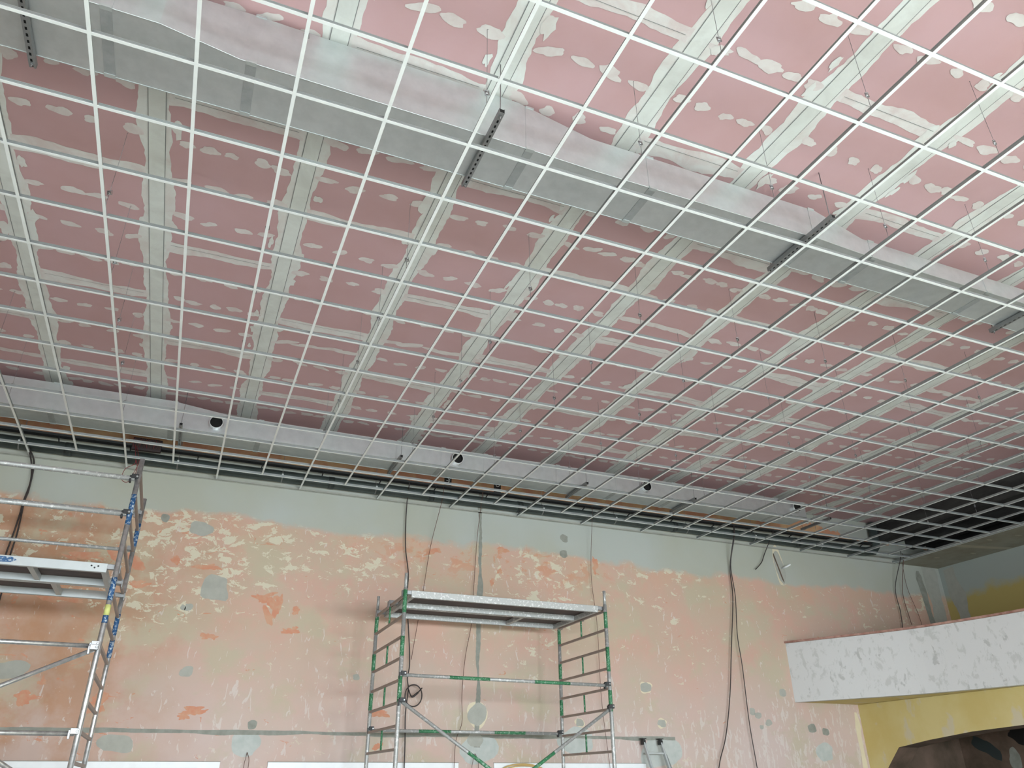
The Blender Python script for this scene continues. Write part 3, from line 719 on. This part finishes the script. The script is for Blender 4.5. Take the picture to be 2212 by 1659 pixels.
deck('scaffold_deck', 'clean aluminium scaffold deck on the blue tower with an open hatch, half nearer the wall', bx0, bx1, bmid+.005, by1-.03, 3.47, m=M_alub, hatch=(.40, 1.2), group='decks of the blue scaffold tower', cross=(.38,))

# ------------------------------------------------------------------ ladder leaning on the wall
L = thing('ladder', 'aluminium ladder with black rubber feet leaning on the wall right of the green tower', 'ladder', (8.75, 7.6, 0))
dx, top, by, ty = -.09, 2.19, 7.55, 8.17
def lp(u, t): return (u+(-.35)*(1-t)*0+.30*(1-t), by+(ty-by)*t, top*t)
for u in (8.67, 8.98):
    mb = MB(); mb.bar(lp(u, 0), lp(u, 1), .028, .062, M_alub, (0, 1, 0)); s = part(mb, 'ladder_rail', L, False, None, .005)
    e = lp(u, 1); mb = MB(); mb.box(e[0]-.024, e[0]+.024, e[1]-.036, e[1]+.040, e[2]-.05, e[2]+.015, M_black); mb.box(e[0]-.034, e[0]+.034, e[1]-.046, e[1]+.050, e[2]+.028, e[2]+.042, M_black); mb.box(e[0]-.02, e[0]+.02, e[1]-.02, e[1]+.02, e[2]+.01, e[2]+.03, M_black); part(mb, 'rubber_foot', s)
for i in range(8):
    t = 1-(.17+.27*i)/2.19
    if t > .05: mb = MB(); mb.bar(lp(8.67, t), lp(8.98, t), .028, .028, M_alub); part(mb, 'ladder_rung', L, False, None, .004)
mb = MB(); mb.bar((9.02, 8.10, 2.0), (9.42, 7.7, .25), .014, .03, M_steel); part(mb, 'stay', L)

# ------------------------------------------------------------------ white boards low on the wall
for i, (a, b, l) in enumerate(((-.9, 2.46, 'white board low on the far wall, leftmost, behind the blue tower'), (3.05, 5.66, 'white board low on the far wall, middle one, behind the left side of the green tower'), (6.20, 8.73, 'white board low on the far wall, rightmost, ending at the ladder'))):
    root = thing('wall_board', l, 'board', ((a+b)/2, YW-.02, .75), 'white boards on the far wall')
    mb = MB(); mb.box(a, b, YW-.020, YW-.002, .75, 1.878, M_panel); part(mb, 'board_face', root)
    mb = MB(); mb.box(a-.004, b+.004, YW-.024, YW-.001, 1.878, 1.885, M_dgrey); part(mb, 'top_edge', root)
mb = MB(); pts = []
for i in range(25):
    t = i/24; a = math.pi*(1-t); pts.append((6.62+.40*math.cos(a)*(1 if a > 1.57 else 1.05), YW-.06-.02*t, 1.60+.265*math.sin(a)**.6))
mb.tube([(6.22, YW-.06, 1.1)]+pts+[(7.08, YW-.07, 1.2)], .011, M_tan, 8); mb.tube([(p[0]+.03, p[1]-.02, p[2]-.02) for p in pts], .009, M_tan, 8)
tag(mb.build('cable_loop', None, True), 'loop of tan yellow cable in front of the rightmost white board', 'cable')

# ------------------------------------------------------------------ hanging cables
CB = {
'c1': [(4.649, 6.056), (4.669, 5.474), (4.69, 4.881), (4.76, 4.457), (4.756, 4.041), (4.804, 3.707), (4.856, 3.189), (4.834, 2.967), (4.857, 2.813), (4.835, 2.507), (4.85, 2.152), (4.858, 1.812)],
'c2': [(5.212, 6.095), (5.206, 5.657), (5.091, 4.922), (5.011, 4.268), (4.949, 3.784), (4.875, 3.222)],
'c3': [(5.894, 6.108), (5.876, 5.701), (5.869, 5.153), (5.816, 4.19), (5.794, 3.77), (5.708, 3.294), (5.67, 2.777), (5.68, 2.404), (5.596, 2.161), (5.579, 1.813)],
'c4': [(7.914, 6.039), (7.913, 5.702), (7.918, 4.736), (7.979, 3.908), (7.978, 2.987), (8.007, 2.451), (8.066, 1.816)],
'c5': [(10.891, 5.959), (10.86, 5.643), (10.814, 5.118), (10.784, 4.571), (10.604, 3.684), (10.449, 2.929), (10.26, 2.287), (10.049, 1.819)],
'c6': [(10.901, 5.961), (10.881, 5.646), (10.832, 5.162), (10.835, 4.575), (10.764, 3.927), (10.778, 3.387), (10.764, 2.506), (10.796, 1.82)],
'c7': [(11.801, 5.971), (11.765, 5.784), (11.668, 5.46), (11.556, 5.273), (11.39, 5.127)],
'c8': [(15.027, 5.791), (14.993, 5.644), (14.835, 5.065), (14.825, 4.609), (14.782, 4.287)],
'c9': [(15.064, 5.747), (15.056, 5.602), (15.009, 4.987), (15.032, 4.489), (15.05, 4.356)],
'c10': [(15.1, 5.71), (15.197, 5.567), (15.169, 5.092), (15.302, 4.552), (15.33, 4.2)],
'c11': [(-0.743, 5.901), (-0.631, 5.679), (-0.55, 5.489), (-0.496, 5.231), (-0.509, 4.939), (-0.505, 4.781), (-0.51, 4.532), (-0.524, 4.228), (-0.507, 3.935), (-.5, 3.4)],
'c12': [(-0.754, 5.899), (-0.661, 5.708), (-0.559, 5.588), (-0.508, 5.428), (-0.486, 5.103), (-0.495, 4.939), (-0.469, 4.537), (-0.473, 4.233), (-0.448, 3.94), (-.44, 3.5)],
'c14': [(2.774, 1.991), (2.758, 1.911), (2.75, 1.81), (2.74, 1.5)], 'c15': [(2.774, 1.991), (2.803, 1.911), (2.807, 1.81), (2.82, 1.45)],
'c16': [(5.901, 1.997), (5.861, 1.896), (5.848, 1.814), (5.84, 1.5)], 'c17': [(5.915, 1.997), (5.938, 1.896), (5.946, 1.814), (5.96, 1.45)]}
info = {'c1': ('black cable hanging down behind the left side of the green tower', .0085, M_cable), 'c2': ('thin brown cable slanting down left to meet the black cable behind the green tower', .0042, M_brownc),
'c3': ('thin brown cable hanging beside the vertical filled chase', .0042, M_brownc), 'c4': ('thin brown cable hanging at the right side of the green tower', .0038, M_brownc),
'c5': ('black cable of the right-hand pair, the one swinging left at its foot', .0085, M_cable), 'c6': ('black cable of the right-hand pair, the one hanging straighter on the right', .0075, M_cable),
'c7': ('short black cable end curling down beside the hacked-out wall pocket', .0085, M_cable), 'c8': ('dark cable hanging near the right corner, leftmost of three', .0075, M_cable), 'c9': ('dark cable hanging near the right corner, middle one of three', .0060, M_brownc), 'c10': ('thin dark cable hanging near the right corner, rightmost of three', .0045, M_brownc),
'c11': ('black cable falling beside the left edge behind the blue tower, left one of two', .010, M_cable), 'c12': ('black cable falling behind the blue tower, right one of two', .010, M_cable),
'c14': ('wire end left of two coming out of the pale blue-grey patch low on the wall', .0035, M_brownc), 'c15': ('wire end right of two coming out of the pale blue-grey patch low on the wall', .0035, M_brownc),
'c16': ('wire end left of two below the foot of the vertical chase', .0035, M_brownc), 'c17': ('wire end right of two below the foot of the vertical chase', .0035, M_brownc)}
for k, p in CB.items():
    l, r, m = info[k]
    if k in ('c1', 'c3', 'c4', 'c5', 'c6'): p = p+[(p[-1][0]+(p[-1][0]-p[-2][0])*.8, 1.1), (p[-1][0], .4)]
    y0 = 8.19-(.008 if k in ('c6', 'c12', 'c15', 'c17', 'c2') else 0)
    p3 = []
    for (x, z) in p:
        y = y0
        if k in ('c14', 'c15', 'c16', 'c17'): y = YW-.012 if z > 1.98 else 8.20
        elif z > 5.72: y = 8.018; z = min(z, 5.86)
        elif z > 5.6: y = 8.03
        p3.append((x, y, z))
    mb = MB(); mb.tube(spline(p3), r, m, 8); tag(mb.build('hanging_cable', None, True), l, 'cable')
# coil of spare black cable
mb = MB(); cx, cz = 4.93, 2.735; pts = []
for i in range(30):
    a = 2*math.pi*i/29+.2; pts.append((cx+.125*math.cos(a), 8.16, cz+.145*math.sin(a)))
mb.tube(pts, .0085, M_cable, 8); mb.tube(spline([(4.857, 8.17, 2.813), (4.90, 8.15, 2.72), (4.97, 8.14, 2.76), (5.05, 8.15, 2.84)]), [.0085]*6+[.015]*8+[.0085]*5, M_cable, 8)
tag(mb.build('cable_coil', None, True), 'round loop of black cable with a connector behind the green tower', 'cable')
# red control wires above and in front of the blue tower top
J = thing('junction_box', 'dark reddish junction box crowded with thin wires above the blue tower', 'junction box', (.75, 7.98, 5.76))
mb = MB(); mb.box(.62, 1.0, 7.98, 8.04, 5.80, 5.98, mat('dark_red_box', srgb(46, 34, 34), .7)); part(mb, 'box', J, False, None, .006)
for i in range(12):
    r = random.Random(i+60); x = .64+.03*i; mb = MB(); mb.tube(spline([(x, 7.975, 5.97), (x+r.uniform(-.03, .03), 7.95, 5.92), (x+r.uniform(-.02, .02), 7.972, 5.83)]), .003, M_brownc if i % 3 else M_red, 5); part(mb, 'wire', J, True)
mb = MB(); mb.tube(spline([(.66, 7.95, 5.86), (.70, 7.9, 5.70), (.72, 7.9, 5.56), (.62, 7.9, 5.47), (.60, 7.9, 5.33), (.66, 7.9, 5.28), (.74, 7.9, 5.34), (.76, 7.9, 5.5), (.72, 7.9, 5.62)]), .0042, M_red, 6)
mb.tube(spline([(.68, 7.95, 5.84), (.76, 7.9, 5.62), (.74, 7.9, 5.45), (.70, 7.9, 5.36)]), .0036, M_red, 6)
tag(mb.build('red_wire', None, True), 'tangle of thin red wire dangling just above the blue tower top', 'wire')
# light pipe stub in the hacked-out pocket, lamp holder and alcove fitting
mb = MB(); mb.tube([(12.08, YW-.004, 5.22), (12.10, 8.14, 5.235), (12.16, 8.10, 5.27)], .016, M_panel, 10); tag(mb.build('pipe_stub', None, True), 'short white pipe stub sticking out of the hacked-out wall pocket', 'pipe')
mb = MB(); mb.box(13.79, 13.98, 6.35, 6.75, 2.50, 2.699, M_black); mb.tube([(13.86, 6.5, 2.52), (13.84, 6.46, 2.36)], .014, M_panel, 8); mb.tube([(13.92, 6.4, 2.52), (13.92, 6.37, 2.34)], .014, M_panel, 8)
tag(mb.build('ceiling_fitting', None, False), 'dark fitting with two pale prongs under the ceiling inside the arch', 'fitting')
for o in bpy.data.objects:
    if '_abs' in o: del o['_abs']
